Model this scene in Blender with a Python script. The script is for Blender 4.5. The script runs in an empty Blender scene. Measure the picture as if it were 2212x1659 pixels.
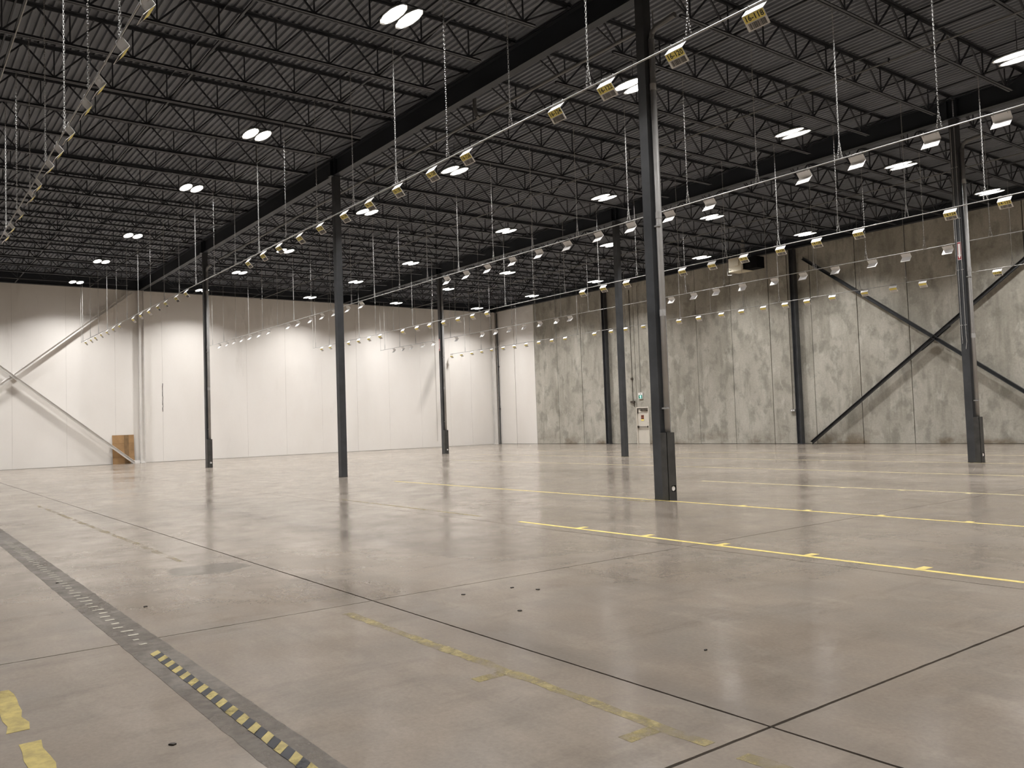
import bpy, math, random
from mathutils import Vector, Matrix
random.seed(7)
SC = bpy.context.scene
COL = SC.collection

# ------------------------------------------------------------------ camera
F_PX, YAW, PITCH, ROLL = 1819.5, 0.9250, 0.0455, -0.0344
CAM_H = 1.5
def cam_axes():
    f = Vector((-math.sin(YAW)*math.cos(PITCH), math.cos(YAW)*math.cos(PITCH), math.sin(PITCH)))
    r = Vector((math.cos(YAW), math.sin(YAW), 0))
    u = r.cross(f)
    r2 = r*math.cos(ROLL) + u*math.sin(ROLL)
    u2 = -r*math.sin(ROLL) + u*math.cos(ROLL)
    return r2, u2, f
CR, CU, CF = cam_axes()
cd = bpy.data.cameras.new('camera'); cam = bpy.data.objects.new('camera', cd); COL.objects.link(cam)
cd.sensor_width = 36.0; cd.lens = 36.0*F_PX/2212.0; cd.clip_end = 300
m = Matrix((CR, CU, -CF)).transposed().to_4x4(); m.translation = Vector((0, 0, CAM_H))
cam.matrix_world = m
SC.camera = cam
# ------------------------------------------------------------------ world and exposure
w = bpy.data.worlds.new('world'); SC.world = w; w.use_nodes = True
w.node_tree.nodes['Background'].inputs[0].default_value = (0.02, 0.02, 0.022, 1)
w.node_tree.nodes['Background'].inputs[1].default_value = 0.0
SC.view_settings.view_transform = 'Standard'
SC.view_settings.look = 'None'
SC.view_settings.gamma = 1.0
SC.view_settings.use_curve_mapping = False
SC.view_settings.exposure = 0.0
LAMP_POWER = 126.0      # watts for each of the two LED boards of a lamp
LAMP_SPREAD = 132.0     # beam angle of the LED lenses, degrees
LENS_GLOW = 12.0
LAMP_TINT = (1.0, 0.985, 0.965)
SC.cycles.max_bounces = 4
SC.cycles.diffuse_bounces = 3
SC.cycles.glossy_bounces = 2
SC.cycles.use_adaptive_sampling = True
SC.cycles.adaptive_threshold = 0.11
SC.cycles.adaptive_min_samples = 8
SC.cycles.transparent_max_bounces = 8
SC.cycles.sample_clamp_indirect = 3.0
SC.cycles.caustics_reflective = False
SC.cycles.caustics_refractive = False

# ------------------------------------------------------------------ measures (metres)
XW, YW = -48.65, 35.34            # white wall plane, grey wall plane
XE, YS = 10.5, -12.7              # the two walls behind the photographer
CX = [-10.71, -23.93, -37.16]     # column lines
CY = [11.42, 23.48]
Z_BC, Z_TC, Z_DECK = 9.27, 9.90, 9.97
Z_G0, Z_G1 = 9.36, 9.90
JS = 13.223/7

# ------------------------------------------------------------------ helpers
def tag(o, label=None, cat=None, group=None, kind=None):
    if label: o['label'] = label
    if cat: o['category'] = cat
    if group: o['group'] = group
    if kind: o['kind'] = kind
    return o
def empty(name, loc=(0, 0, 0), label=None, cat=None, group=None, kind=None, parent=None):
    o = bpy.data.objects.new(name, None); COL.objects.link(o); o.location = loc
    o.empty_display_size = 0.2
    if parent: o.parent = parent
    return tag(o, label, cat, group, kind)
class MB:
    def __init__(s): s.v = []; s.f = []; s.mi = []; s.cur = 0
    def add(s, vs, fs):
        b = len(s.v); s.v += [tuple(x) for x in vs]
        for f in fs: s.f.append([b+i for i in f]); s.mi.append(s.cur)
        return s
    def box(s, x0, x1, y0, y1, z0, z1):
        return s.add([(x0,y0,z0),(x1,y0,z0),(x1,y1,z0),(x0,y1,z0),(x0,y0,z1),(x1,y0,z1),(x1,y1,z1),(x0,y1,z1)],
                     [(3,2,1,0),(4,5,6,7),(0,1,5,4),(1,2,6,5),(2,3,7,6),(3,0,4,7)])
    def bar(s, p, q, w, h, up=(0, 0, 1)):
        p = Vector(p); q = Vector(q); d = (q-p).normalized(); up = Vector(up)
        if abs(d.dot(up)) > .98: up = Vector((1, 0, 0))
        a = d.cross(up).normalized()*w/2; b = a.cross(d).normalized()*h/2
        vs = [p-a-b, p+a-b, p+a+b, p-a+b, q-a-b, q+a-b, q+a+b, q-a+b]
        return s.add(vs, [(0,1,2,3),(7,6,5,4),(1,0,4,5),(2,1,5,6),(3,2,6,7),(0,3,7,4)])
    def tube(s, p, q, r, n=8, r2=None, caps=True):
        p = Vector(p); q = Vector(q); d = (q-p).normalized(); r2 = r if r2 is None else r2
        up = Vector((0, 0, 1)) if abs(d.z) < .9 else Vector((1, 0, 0))
        a = d.cross(up).normalized(); b = d.cross(a)
        vs = []
        for c, rr in ((p, r), (q, r2)):
            for i in range(n):
                t = 2*math.pi*i/n; vs.append(c+a*rr*math.cos(t)+b*rr*math.sin(t))
        fs = [(i, (i+1) % n, n+(i+1) % n, n+i) for i in range(n)]
        if caps: fs += [tuple(range(n-1, -1, -1)), tuple(range(n, 2*n))]
        return s.add(vs, fs)
    def path(s, pts, r, n=8):
        for a, b in zip(pts[:-1], pts[1:]): s.tube(a, b, r, n)
        return s
    def prism(s, poly, axis, a0, a1):
        # poly: list of 2D points; axis 'x','y','z' = extrusion
        n = len(poly)
        def P(u, v, a): return {'x': (a, u, v), 'y': (u, a, v), 'z': (u, v, a)}[axis]
        vs = [P(u, v, a0) for u, v in poly]+[P(u, v, a1) for u, v in poly]
        return s.add(vs, [tuple(range(n-1, -1, -1)), tuple(range(n, 2*n))]+[(i, (i+1) % n, n+(i+1) % n, n+i) for i in range(n)])
    def mesh(s, name, mats):
        me = bpy.data.meshes.new(name); me.from_pydata(s.v, [], s.f)
        for mt in (mats if isinstance(mats, (list, tuple)) else [mats]): me.materials.append(mt)
        if isinstance(mats, (list, tuple)) and len(mats) > 1: me.polygons.foreach_set('material_index', s.mi)
        me.update(); return me
    def build(s, name, mats, parent=None, loc=None, smooth=False):
        me = s.mesh(name, mats)
        if smooth: me.polygons.foreach_set('use_smooth', [True]*len(me.polygons))
        return inst(name, me, parent, loc)
def inst(name, me, parent=None, loc=None, rot=None):
    o = bpy.data.objects.new(name, me); COL.objects.link(o)
    if parent: o.parent = parent
    if loc is not None: o.location = loc
    if rot is not None: o.rotation_euler = rot
    return o
ORD = ['first','second','third','fourth','fifth','sixth','seventh','eighth','ninth','tenth','eleventh','twelfth','thirteenth',
       'fourteenth','fifteenth','sixteenth','seventeenth','eighteenth','nineteenth','twentieth']
def ordinal(i):
    if i < 20: return ORD[i]
    return ('twenty-' if i < 29 else 'thirty-')+ORD[(i-20) % 10] if i != 29 else 'thirtieth'
def pix(p):
    d = Vector(p)-Vector((0, 0, CAM_H)); z = d.dot(CF)
    if z < .1: return None
    return 1106+F_PX*d.dot(CR)/z, 829.5-F_PX*d.dot(CU)/z
def in_view(pts, mar=120):
    for p in pts:
        q = pix(p)
        if q and -mar < q[0] < 2212+mar and -mar < q[1] < 1659+mar: return True
    return False

# ------------------------------------------------------------------ materials
def newmat(name):
    mt = bpy.data.materials.new(name); mt.use_nodes = True
    nt = mt.node_tree; return mt, nt, nt.nodes['Principled BSDF']
def node(nt, typ, **kw):
    n = nt.nodes.new(typ)
    for k, v in kw.items():
        if k in n.inputs.keys() if hasattr(n.inputs, 'keys') else False: n.inputs[k].default_value = v
        else: setattr(n, k, v)
    return n
def pos(nt, scale=(1, 1, 1), loc=(0, 0, 0)):
    g = nt.nodes.new('ShaderNodeNewGeometry'); mp = nt.nodes.new('ShaderNodeMapping')
    mp.inputs['Scale'].default_value = scale; mp.inputs['Location'].default_value = loc
    nt.links.new(g.outputs['Position'], mp.inputs['Vector']); return mp.outputs['Vector']
def noise(nt, vec, scale, detail=4, rough=.55, dist=0.0):
    n = nt.nodes.new('ShaderNodeTexNoise'); n.inputs['Scale'].default_value = scale
    n.inputs['Detail'].default_value = detail; n.inputs['Roughness'].default_value = rough
    n.inputs['Distortion'].default_value = dist
    nt.links.new(vec, n.inputs['Vector']); return n.outputs['Fac']
def ramp(nt, fac, stops):
    r = nt.nodes.new('ShaderNodeValToRGB'); e = r.color_ramp.elements
    while len(e) < len(stops): e.new(0.5)
    for el, (p, c) in zip(e, stops):
        el.position = p; el.color = (c, c, c, 1) if not isinstance(c, tuple) else (*c, 1)
    nt.links.new(fac, r.inputs['Fac']); return r.outputs['Color']
def mix(nt, fac, a, b, mode='MIX'):
    n = nt.nodes.new('ShaderNodeMixRGB'); n.blend_type = mode
    for s, v in ((n.inputs['Fac'], fac), (n.inputs['Color1'], a), (n.inputs['Color2'], b)):
        if isinstance(v, (int, float)): s.default_value = v
        elif isinstance(v, tuple): s.default_value = (*v, 1)
        else: nt.links.new(v, s)
    return n.outputs['Color']
def mathn(nt, op, a, b=None, c=None):
    n = nt.nodes.new('ShaderNodeMath'); n.operation = op
    for s, v in zip(n.inputs, (a, b, c)):
        if v is None: continue
        if isinstance(v, (int, float)): s.default_value = v
        else: nt.links.new(v, s)
    return n.outputs[0]
def simple(name, col, rough=.5, metal=0.0, var=0.0, vscale=3.0, spec=.5):
    mt, nt, b = newmat(name)
    b.inputs['Roughness'].default_value = rough; b.inputs['Metallic'].default_value = metal
    b.inputs['Specular IOR Level'].default_value = spec
    if var:
        n = noise(nt, pos(nt), vscale, 5)
        lo = tuple(c*(1-var) for c in col); hi = tuple(min(1, c*(1+var)) for c in col)
        nt.links.new(ramp(nt, n, [(.3, lo), (.7, hi)]), b.inputs['Base Color'])
    else:
        n = noise(nt, pos(nt), vscale, 3)
        nt.links.new(ramp(nt, n, [(.3, tuple(c*.97 for c in col)), (.7, col)]), b.inputs['Base Color'])
    return mt
def emit(name, col, strength):
    mt, nt, b = newmat(name)
    b.inputs['Base Color'].default_value = (*col, 1)
    b.inputs['Emission Color'].default_value = (*col, 1); b.inputs['Emission Strength'].default_value = strength
    return mt

def concrete_floor():
    mt, nt, b = newmat('polished_concrete')
    p = pos(nt)
    big = noise(nt, p, .35, 6, .6, .4)
    mid = noise(nt, pos(nt, (1, 1, 1), (3, 9, 0)), 1.4, 6, .6, .15)
    streak = noise(nt, pos(nt, (.25, 1.6, 1), (5, 1, 0)), 1.1, 6, .65, .3)
    scuff = noise(nt, pos(nt, (1.4, .35, 1), (15, 4, 0)), 1.6, 6, .68, .1)
    fine = noise(nt, p, 40, 4, .7)
    c = ramp(nt, big, [(.30, (.200, .164, .131)), (.52, (.250, .209, .170)), (.72, (.294, .250, .205))])
    c = mix(nt, ramp(nt, mid, [(.42, .0), (.68, .58)]), c, (.184, .161, .136))
    c = mix(nt, ramp(nt, streak, [(.50, .0), (.76, .38)]), c, (.155, .132, .11))
    c = mix(nt, ramp(nt, scuff, [(.52, .0), (.78, .6)]), c, (.128, .108, .088))
    spk = noise(nt, pos(nt, (1, .5, 1), (2, 2, 0)), 6, 4, .7, .4)
    c = mix(nt, ramp(nt, spk, [(.64, .0), (.78, .4)]), c, (.13, .112, .095))
    pale = noise(nt, pos(nt, (.9, 1.5, 1), (22, 7, 0)), 1.7, 5, .6, .15)
    c = mix(nt, ramp(nt, pale, [(.54, .0), (.76, .35)]), c, (.37, .32, .265))
    c = mix(nt, .22, c, ramp(nt, fine, [(.3, .32), (.7, .72)]), 'OVERLAY')
    # worn dark track along the aisle and the old spill
    g = nt.nodes.new('ShaderNodeNewGeometry'); sx = nt.nodes.new('ShaderNodeSeparateXYZ')
    nt.links.new(g.outputs['Position'], sx.inputs[0])
    X, Y = sx.outputs[0], sx.outputs[1]
    wob = mathn(nt, 'MULTIPLY', mathn(nt, 'SUBTRACT', noise(nt, p, 2.2, 4), .5), .25)
    d = mathn(nt, 'ABSOLUTE', mathn(nt, 'ADD', mathn(nt, 'SUBTRACT', Y, 5.33), wob))
    band = ramp(nt, mathn(nt, 'MULTIPLY', d, 2.0), [(.22, 1.0), (.36, 0.0)])
    xm = ramp(nt, mathn(nt, 'DIVIDE', mathn(nt, 'ADD', X, 22.0), 20.0), [(.05, 0.0), (.2, 1.0), (.55, 1.0), (.76, 0.0)])
    band = mathn(nt, 'MULTIPLY', band, xm)
    c = mix(nt, mathn(nt, 'MULTIPLY', band, .62), c, (.12, .10, .085))
    cx_ = mathn(nt, 'DIVIDE', mathn(nt, 'ADD', X, 14.0), 7.5); cy_ = mathn(nt, 'DIVIDE', mathn(nt, 'SUBTRACT', mathn(nt, 'ADD', Y, wob), 6.0), 1.5)
    cl = ramp(nt, mathn(nt, 'ADD', mathn(nt, 'MULTIPLY', cx_, cx_), mathn(nt, 'MULTIPLY', cy_, cy_)), [(.2, .42), (1.0, 0.0)])
    c = mix(nt, cl, c, (.15, .13, .108))
    dj = mathn(nt, 'ABSOLUTE', mathn(nt, 'ADD', mathn(nt, 'SUBTRACT', Y, 3.50), mathn(nt, 'MULTIPLY', wob, .5)))
    xj_ = ramp(nt, mathn(nt, 'DIVIDE', mathn(nt, 'ADD', X, 6.6), 6.0), [(.05, 0.0), (.35, 1.0), (.8, .6)])
    c = mix(nt, mathn(nt, 'MULTIPLY', xj_, ramp(nt, dj, [(.05, .4), (.22, 0.0)])), c, (.13, .115, .10))
    ex = mathn(nt, 'DIVIDE', mathn(nt, 'SUBTRACT', mathn(nt, 'ADD', X, mathn(nt, 'MULTIPLY', wob, 2)), -9.55), .40)
    ey = mathn(nt, 'DIVIDE', mathn(nt, 'SUBTRACT', mathn(nt, 'ADD', Y, wob), 2.90), .46)
    rr = mathn(nt, 'ADD', mathn(nt, 'MULTIPLY', ex, ex), mathn(nt, 'MULTIPLY', ey, ey))
    spill = ramp(nt, rr, [(.70, .8), (.9, 0.0)])
    c = mix(nt, spill, c, (.11, .095, .078))
    nt.links.new(c, b.inputs['Base Color'])
    r = ramp(nt, mathn(nt, 'ADD', mathn(nt, 'MULTIPLY', big, .5), mathn(nt, 'MULTIPLY', mid, .5)), [(.38, .13), (.62, .27)])
    nt.links.new(r, b.inputs['Roughness'])
    b.inputs['Specular IOR Level'].default_value = .5
    bp = nt.nodes.new('ShaderNodeBump'); bp.inputs['Strength'].default_value = .05; bp.inputs['Distance'].default_value = .02
    nt.links.new(noise(nt, p, 2.5, 3, .5), bp.inputs['Height']); nt.links.new(bp.outputs[0], b.inputs['Normal'])
    return mt
def concrete_wall():
    mt, nt, b = newmat('raw_precast_concrete')
    big = noise(nt, pos(nt, (.55, .55, .30)), 1.0, 5, .6, .4)
    blot = noise(nt, pos(nt, (1, 1, .75), (7, 0, 3)), 1.5, 6, .6, .25)
    drip = noise(nt, pos(nt, (1.8, 1.8, .25), (1, 0, 2)), 1.5, 6, .65, .15)
    pale = noise(nt, pos(nt, (1.5, 1.5, .7), (31, 0, 8)), 1.3, 6, .6, .3)
    fine = noise(nt, pos(nt), 14, 5, .7)
    c = ramp(nt, big, [(.30, (.32, .30, .255)), (.5, (.43, .405, .35)), (.70, (.51, .485, .425))])
    c = mix(nt, ramp(nt, blot, [(.50, .0), (.62, .62)]), c, (.235, .225, .19))
    c = mix(nt, ramp(nt, drip, [(.52, .0), (.68, .55)]), c, (.24, .228, .19))
    c = mix(nt, ramp(nt, pale, [(.57, .0), (.66, .6)]), c, (.56, .54, .48))
    c = mix(nt, .3, c, ramp(nt, fine, [(.3, .35), (.7, .68)]), 'OVERLAY')
    # damp rusty stains at the foot of the wall
    g = nt.nodes.new('ShaderNodeNewGeometry'); sx = nt.nodes.new('ShaderNodeSeparateXYZ')
    nt.links.new(g.outputs['Position'], sx.inputs[0])
    zlow = ramp(nt, mathn(nt, 'MULTIPLY', sx.outputs[2], .5), [(.02, 1.0), (.35, 0.0)])
    st = noise(nt, pos(nt, (.5, .5, .9), (2, 0, 5)), 1.0, 5)
    c = mix(nt, mathn(nt, 'MULTIPLY', zlow, ramp(nt, st, [(.5, .0), (.62, .75)])), c, (.15, .105, .062))
    nt.links.new(c, b.inputs['Base Color'])
    b.inputs['Roughness'].default_value = .85; b.inputs['Specular IOR Level'].default_value = .25
    bp = nt.nodes.new('ShaderNodeBump'); bp.inputs['Strength'].default_value = .25; bp.inputs['Distance'].default_value = .03
    nt.links.new(blot, bp.inputs['Height']); nt.links.new(bp.outputs[0], b.inputs['Normal'])
    return mt
def white_paint():
    mt, nt, b = newmat('white_painted_concrete')
    big = noise(nt, pos(nt, (1, 1, .4)), .5, 5, .55)
    smear = noise(nt, pos(nt, (1, 1, .25), (4, 4, 0)), .8, 6, .62, .6)
    fine = noise(nt, pos(nt), 9, 5, .65)
    c = ramp(nt, big, [(.3, (.835, .795, .75)), (.7, (.885, .85, .81))])
    c = mix(nt, ramp(nt, smear, [(.62, .0), (.78, .45)]), c, (.66, .62, .57))
    c = mix(nt, .12, c, ramp(nt, fine, [(.3, .4), (.7, .6)]), 'OVERLAY')
    # one long grey rub mark on the wall
    g = nt.nodes.new('ShaderNodeNewGeometry'); sx = nt.nodes.new('ShaderNodeSeparateXYZ')
    nt.links.new(g.outputs['Position'], sx.inputs[0])
    yy = mathn(nt, 'ADD', mathn(nt, 'SUBTRACT', sx.outputs[1], 29.6), mathn(nt, 'MULTIPLY', mathn(nt, 'SUBTRACT', sx.outputs[2], 4.2), -.42))
    band = ramp(nt, mathn(nt, 'ABSOLUTE', yy), [(.08, 1.0), (.42, 0.0)])
    zz = ramp(nt, mathn(nt, 'ABSOLUTE', mathn(nt, 'MULTIPLY', mathn(nt, 'SUBTRACT', sx.outputs[2], 4.3), .42)), [(.2, 1.0), (.9, 0.0)])
    xx = mathn(nt, 'LESS_THAN', sx.outputs[0], -48.4)
    msk = mathn(nt, 'MULTIPLY', mathn(nt, 'MULTIPLY', band, zz), mathn(nt, 'MULTIPLY', xx, .45))
    c = mix(nt, msk, c, (.36, .34, .31))
    nt.links.new(c, b.inputs['Base Color'])
    b.inputs['Roughness'].default_value = .7; b.inputs['Specular IOR Level'].default_value = .3
    return mt
def worn_paint(name, col, keep=.45, scale=7.0, soft=.12):
    mt, nt, b = newmat(name)
    n = noise(nt, pos(nt), scale, 6, .7, .3)
    n2 = noise(nt, pos(nt, (1, 1, 1), (8, 3, 0)), scale*.22, 3, .5)
    f = mathn(nt, 'ADD', mathn(nt, 'MULTIPLY', n, .55), mathn(nt, 'MULTIPLY', n2, .45))
    a = ramp(nt, f, [(max(0, keep-soft), 0.0), (keep+soft, 1.0)])
    cc = ramp(nt, noise(nt, pos(nt), 11, 5, .7), [(.35, tuple(x*.62 for x in col)), (.62, col)])
    nt.links.new(cc, b.inputs['Base Color']); b.inputs['Roughness'].default_value = .45
    nt.links.new(a, b.inputs['Alpha'])
    return mt

M = {}
M['floor'] = concrete_floor()
M['grey'] = concrete_wall()
M['white'] = white_paint()
M['joint'] = simple('dark_joint_filler', (.035, .030, .026), .9, spec=.1)
M['wjoint'] = simple('painted_joint_filler', (.55, .52, .48), .9)
M['gjoint'] = simple('wall_joint_filler', (.045, .04, .033), .9)
M['deck'] = simple('grey_painted_deck', (.155, .166, .192), .6, 0, .2, .8)
M['joist'] = simple('black_joist_paint', (.036, .039, .047), .55, 0, .2, 2)
M['girder'] = simple('charcoal_beam_paint', (.018, .022, .029), .55, 0, .15, 1)
M['column'] = simple('charcoal_column_paint', (.050, .052, .056), .42, 0, .25, 2.5)
M['guard'] = simple('worn_guard_steel', (.048, .046, .043), .5, 0, .35, 5)
M['pipe'] = simple('grey_downpipe', (.42, .41, .40), .42, 0, .12, 3)
M['galv'] = simple('galvanised_steel', (.33, .325, .315), .5, .15, .15, 20)
M['rod'] = simple('galvanised_rod', (.40, .395, .385), .5, .2, .15, 8)
M['sprk'] = simple('dull_sprinkler_pipe', (.15, .15, .15), .5, .2)
M['sheet'] = simple('white_sign_sheet', (.85, .83, .81), .35, 0)
M['yellow'] = simple('yellow_label', (.95, .81, .22), .5, 0, .05, 10)
M['ink'] = simple('black_print', (.02, .018, .016), .5)
M['barp'] = simple('barcode_paper', (.60, .57, .55), .5)
M['whitesteel'] = simple('white_painted_steel', (.80, .77, .735), .5, 0, .06, 2)
M['door'] = simple('cream_door_paint', (.68, .63, .55), .5, 0, .05, 2)
M['brass'] = simple('bronze_hardware', (.09, .075, .06), .4, .5)
M['card'] = simple('brown_cardboard', (.34, .20, .09), .8, 0, .18, 3)
M['cardd'] = simple('cardboard_tape', (.21, .125, .055), .6, 0, .2, 4)
M['red'] = simple('red_sign', (.34, .03, .035), .5)
M['green'] = simple('exit_green', (.015, .28, .20), .4)
M['cyanlit'] = emit('lit_pictogram', (.62, 1.0, .92), 1.1)
M['orange'] = simple('rust_red_notice', (.30, .075, .03), .5)
M['cream'] = simple('heater_cream', (.72, .65, .50), .45, 0, .05, 3)
M['black'] = simple('black_plastic', (.008, .008, .009), .9, spec=.1)
M['lamp'] = emit('led_panel', LAMP_TINT, LENS_GLOW)
M['lamp'].cycles.emission_sampling = 'NONE'
M['reflector'] = simple('white_reflector', (.82, .81, .79), .4)
M['housing'] = simple('lamp_housing', (.5, .5, .5), .5)
M['paint'] = worn_paint('worn_yellow_paint', (.74, .58, .17), .30, 6)
M['paint_dash'] = worn_paint('scuffed_yellow_paint', (.44, .34, .09), .36, 7)
M['residue'] = worn_paint('pale_tape_residue', (.46, .42, .34), .36, 20)
M['paint_faint'] = worn_paint('faded_yellow_paint', (.37, .295, .12), .50, 9)
M['paint_gone'] = worn_paint('almost_gone_paint', (.33, .265, .14), .57, 9)
M['paint_far'] = worn_paint('pale_yellow_paint', (.66, .56, .29), .38, 2.5, .15)
M['tape_y'] = worn_paint('yellow_tape', (.42, .335, .115), .37, 14)
M['tape_k'] = worn_paint('black_tape', (.028, .028, .032), .33, 14)
M['tape_band'] = worn_paint('grey_tape_residue', (.160, .136, .112), .41, 3, .16)
M['chip'] = simple('dark_debris', (.035, .028, .022), .8)
M['grey_box'] = simple('grey_electrical_box', (.30, .29, .27), .5)

# ------------------------------------------------------------------ the setting
# floor: a dark bed that shows in the joints, and cast slabs on it
fl = MB().box(XW-.3, XE+.3, YS-.3, YW+.3, -.3, -.012).build('floor', M['joint']); tag(fl, kind='structure')
xj = [-2.57, -6.65, -10.80]; yj = [3.42, 7.45, 11.46]
while xj[-1] > XW+5: xj.append(xj[-1]-4.30)
xj = [XE] + [6.0, 1.6] + xj + [XW]
yj2 = [YS, -8.6, -4.6, -.60] + yj + [15.46, 19.45, 23.48, 27.5, 31.4, YW]
gapx = {-2.57: .009, -6.65: .006}; gapy = {3.42: .008, 7.45: .006}
for i in range(len(xj)-1):
    for j in range(len(yj2)-1):
        a, b = xj[i+1], xj[i]; c, d = yj2[j], yj2[j+1]
        x0, x1, y0, y1 = a+gapx.get(a, .0028), b-gapx.get(b, .0028), c+gapy.get(c, .0028), d-gapy.get(d, .0028)
        if math.hypot((a+b)/2, (c+d)/2) > 13: MB().box(x0, x1, y0, y1, -.05, 0).build('slab', M['floor'], fl); continue
        # near slabs show their chipped saw-cut edges
        n_ = 44; q_ = lambda: random.choice([0, 0, .001, .0025])*random.uniform(.5, 1.6)
        loop = [(x0+(x1-x0)*k/n_, y0+q_()) for k in range(n_)]+[(x1-q_(), y0+(y1-y0)*k/n_) for k in range(n_)]
        loop += [(x1-(x1-x0)*k/n_, y1-q_()) for k in range(n_)]+[(x0+q_(), y1-(y1-y0)*k/n_) for k in range(n_)]
        MB().prism(loop, 'z', -.05, 0).build('slab', M['floor'], fl)

# white wall with cast panels, grey wall with cast panels, two plain walls behind the photographer
wl = MB().box(XW-.35, XW-.010, YS-.35, YW+.35, -.02, 11).build('wall_left', M['wjoint']); tag(wl, kind='structure')
ys = [5.34-2.38*k for k in range(8, 0, -1)]+[5.34, 7.78, 10.12, 12.53, 14.9, 17.25, 19.61, 21.94, 24.33, 26.62, 29.02, 31.35, 33.09, YW]
ys[0] = YS
for a, b in zip(ys[:-1], ys[1:]):
    MB().box(XW-.2, XW+random.uniform(-.004, .004), a+.0035, b-.0035, 0.015, 10.4).build('wall_panel', M['white'], wl)
mb = MB(); zc = 2.75
while zc < 4.3:
    yc = 12.53+random.uniform(-.012, .012); mb.box(XW-.004, XW+.006, yc-.012-random.uniform(0, .012), yc+.012, zc, zc+.12); zc += .12
mb.build('joint_crack', M['gjoint'], wl)
wb = MB().box(XW-.35, XE+.35, YW+.10, YW+.35, -.02, 11).build('wall_back', M['gjoint']); tag(wb, kind='structure')
xs = [-44.26]
while xs[-1] < XE-3: xs.append(xs[-1]+2.345)
xs = [XW, -46.5] + xs + [XE]
DOOR0, DOOR1, DOORH = -34.93, -33.93, 2.13
for a, b in zip(xs[:-1], xs[1:]):
    mt = M['white'] if b < -44 else M['grey']
    y0 = YW+random.uniform(-.004, .004); g0, g1 = a+.017, b-.017
    mb = MB()
    if a < DOOR0 and b > DOOR1:
        mb.box(g0, DOOR0, y0, YW+.2, .015, DOORH); mb.box(DOOR1, g1, y0, YW+.2, .015, DOORH); mb.box(g0, g1, y0, YW+.2, DOORH, 10.4)
    elif a < DOOR0 < b:
        mb.box(g0, DOOR0, y0, YW+.2, .015, DOORH); mb.box(g0, g1, y0, YW+.2, DOORH, 10.4)
    elif a < DOOR1 < b:
        mb.box(DOOR1, g1, y0, YW+.2, .015, DOORH); mb.box(g0, g1, y0, YW+.2, DOORH, 10.4)
    else: mb.box(g0, g1, y0, YW+.2, .015, 10.4)
    mb.build('wall_panel', mt, wb)
tag(MB().box(XE, XE+.3, YS-.35, YW+.35, -.02, 11).build('wall_right', M['grey']), kind='structure')
tag(MB().box(XW-.35, XE+.35, YS-.3, YS, -.02, 11).build('wall_front', M['grey']), kind='structure')

# ceiling: ribbed steel roof deck, ribs running along X
mb = MB(); y = YS-.2; P = .155
pts = []
while y < YW+.3:
    pts += [(y, 0), (y+.050, 0), (y+.068, .045), (y+.137, .045)]; y += P
vs = []; fs = []
for yy, dz in pts: vs += [(XW-.2, yy, Z_DECK+dz), (XE+.2, yy, Z_DECK+dz)]
for i in range(len(pts)-1): fs.append((2*i, 2*i+1, 2*i+3, 2*i+2))
b0 = len(vs); vs += [(XW-.2, YS-.2, Z_DECK+.25), (XE+.2, YS-.2, Z_DECK+.25), (XE+.2, YW+.3, Z_DECK+.25), (XW-.2, YW+.3, Z_DECK+.25)]
fs.append((b0, b0+1, b0+2, b0+3)); mb.add(vs, fs)
tag(mb.build('ceiling', M['deck']), kind='structure')

# door in the grey wall
dr = empty('door_1', (DOOR0, YW, 0), kind='structure')
W = DOOR1-DOOR0
mb = MB().box(0, .065, -.03, .12, 0, DOORH).box(W-.065, W, -.03, .12, 0, DOORH).box(.065, W-.065, -.03, .12, DOORH-.065, DOORH)
mb.build('door_frame', M['door'], dr)
leaf = MB().box(.07, W-.07, .02, .065, .01, DOORH-.07).build('door_leaf', M['door'], dr)
MB().box(.02, W-.02, -.005, .12, 0, .008).build('threshold', M['brass'], dr)
MB().box(.10, W-.09, -.05, -.02, .96, 1.0).box(.08, .16, -.06, .02, .92, 1.05).box(W-.13, W-.08, -.05, .02, .93, 1.04).build('panic_bar', M['brass'], leaf)
MB().box(.36, W-.12, -.05, .02, DOORH-.22, DOORH-.15).bar((.5, -.06, DOORH-.14), (.2, -.1, DOORH-.10), .03, .015).box(.08, W-.12, -.015, .02, DOORH-.10, DOORH-.075).build('door_closer', M['brass'], leaf)
MB().box(.075, .13, -.02, .02, DOORH-.36, DOORH-.12).build('hinge', M['brass'], leaf)
MB().tube((W-.09, .0, 1.2), (W-.09, .02, 1.2), .035, 12).build('lock', M['galv'], leaf)
nt_ = MB().box(.34, .56, .012, .02, 1.33, 1.66).build('door_notice', M['orange'], leaf)
MB().box(.34, .56, .0085, .012, 1.33, 1.42).build('notice_band', M['yellow'], nt_)
MB().box(.37, .53, .009, .012, 1.58, 1.63).box(.37, .53, .009, .012, 1.46, 1.50).build('notice_print', M['ink'], nt_)

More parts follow.
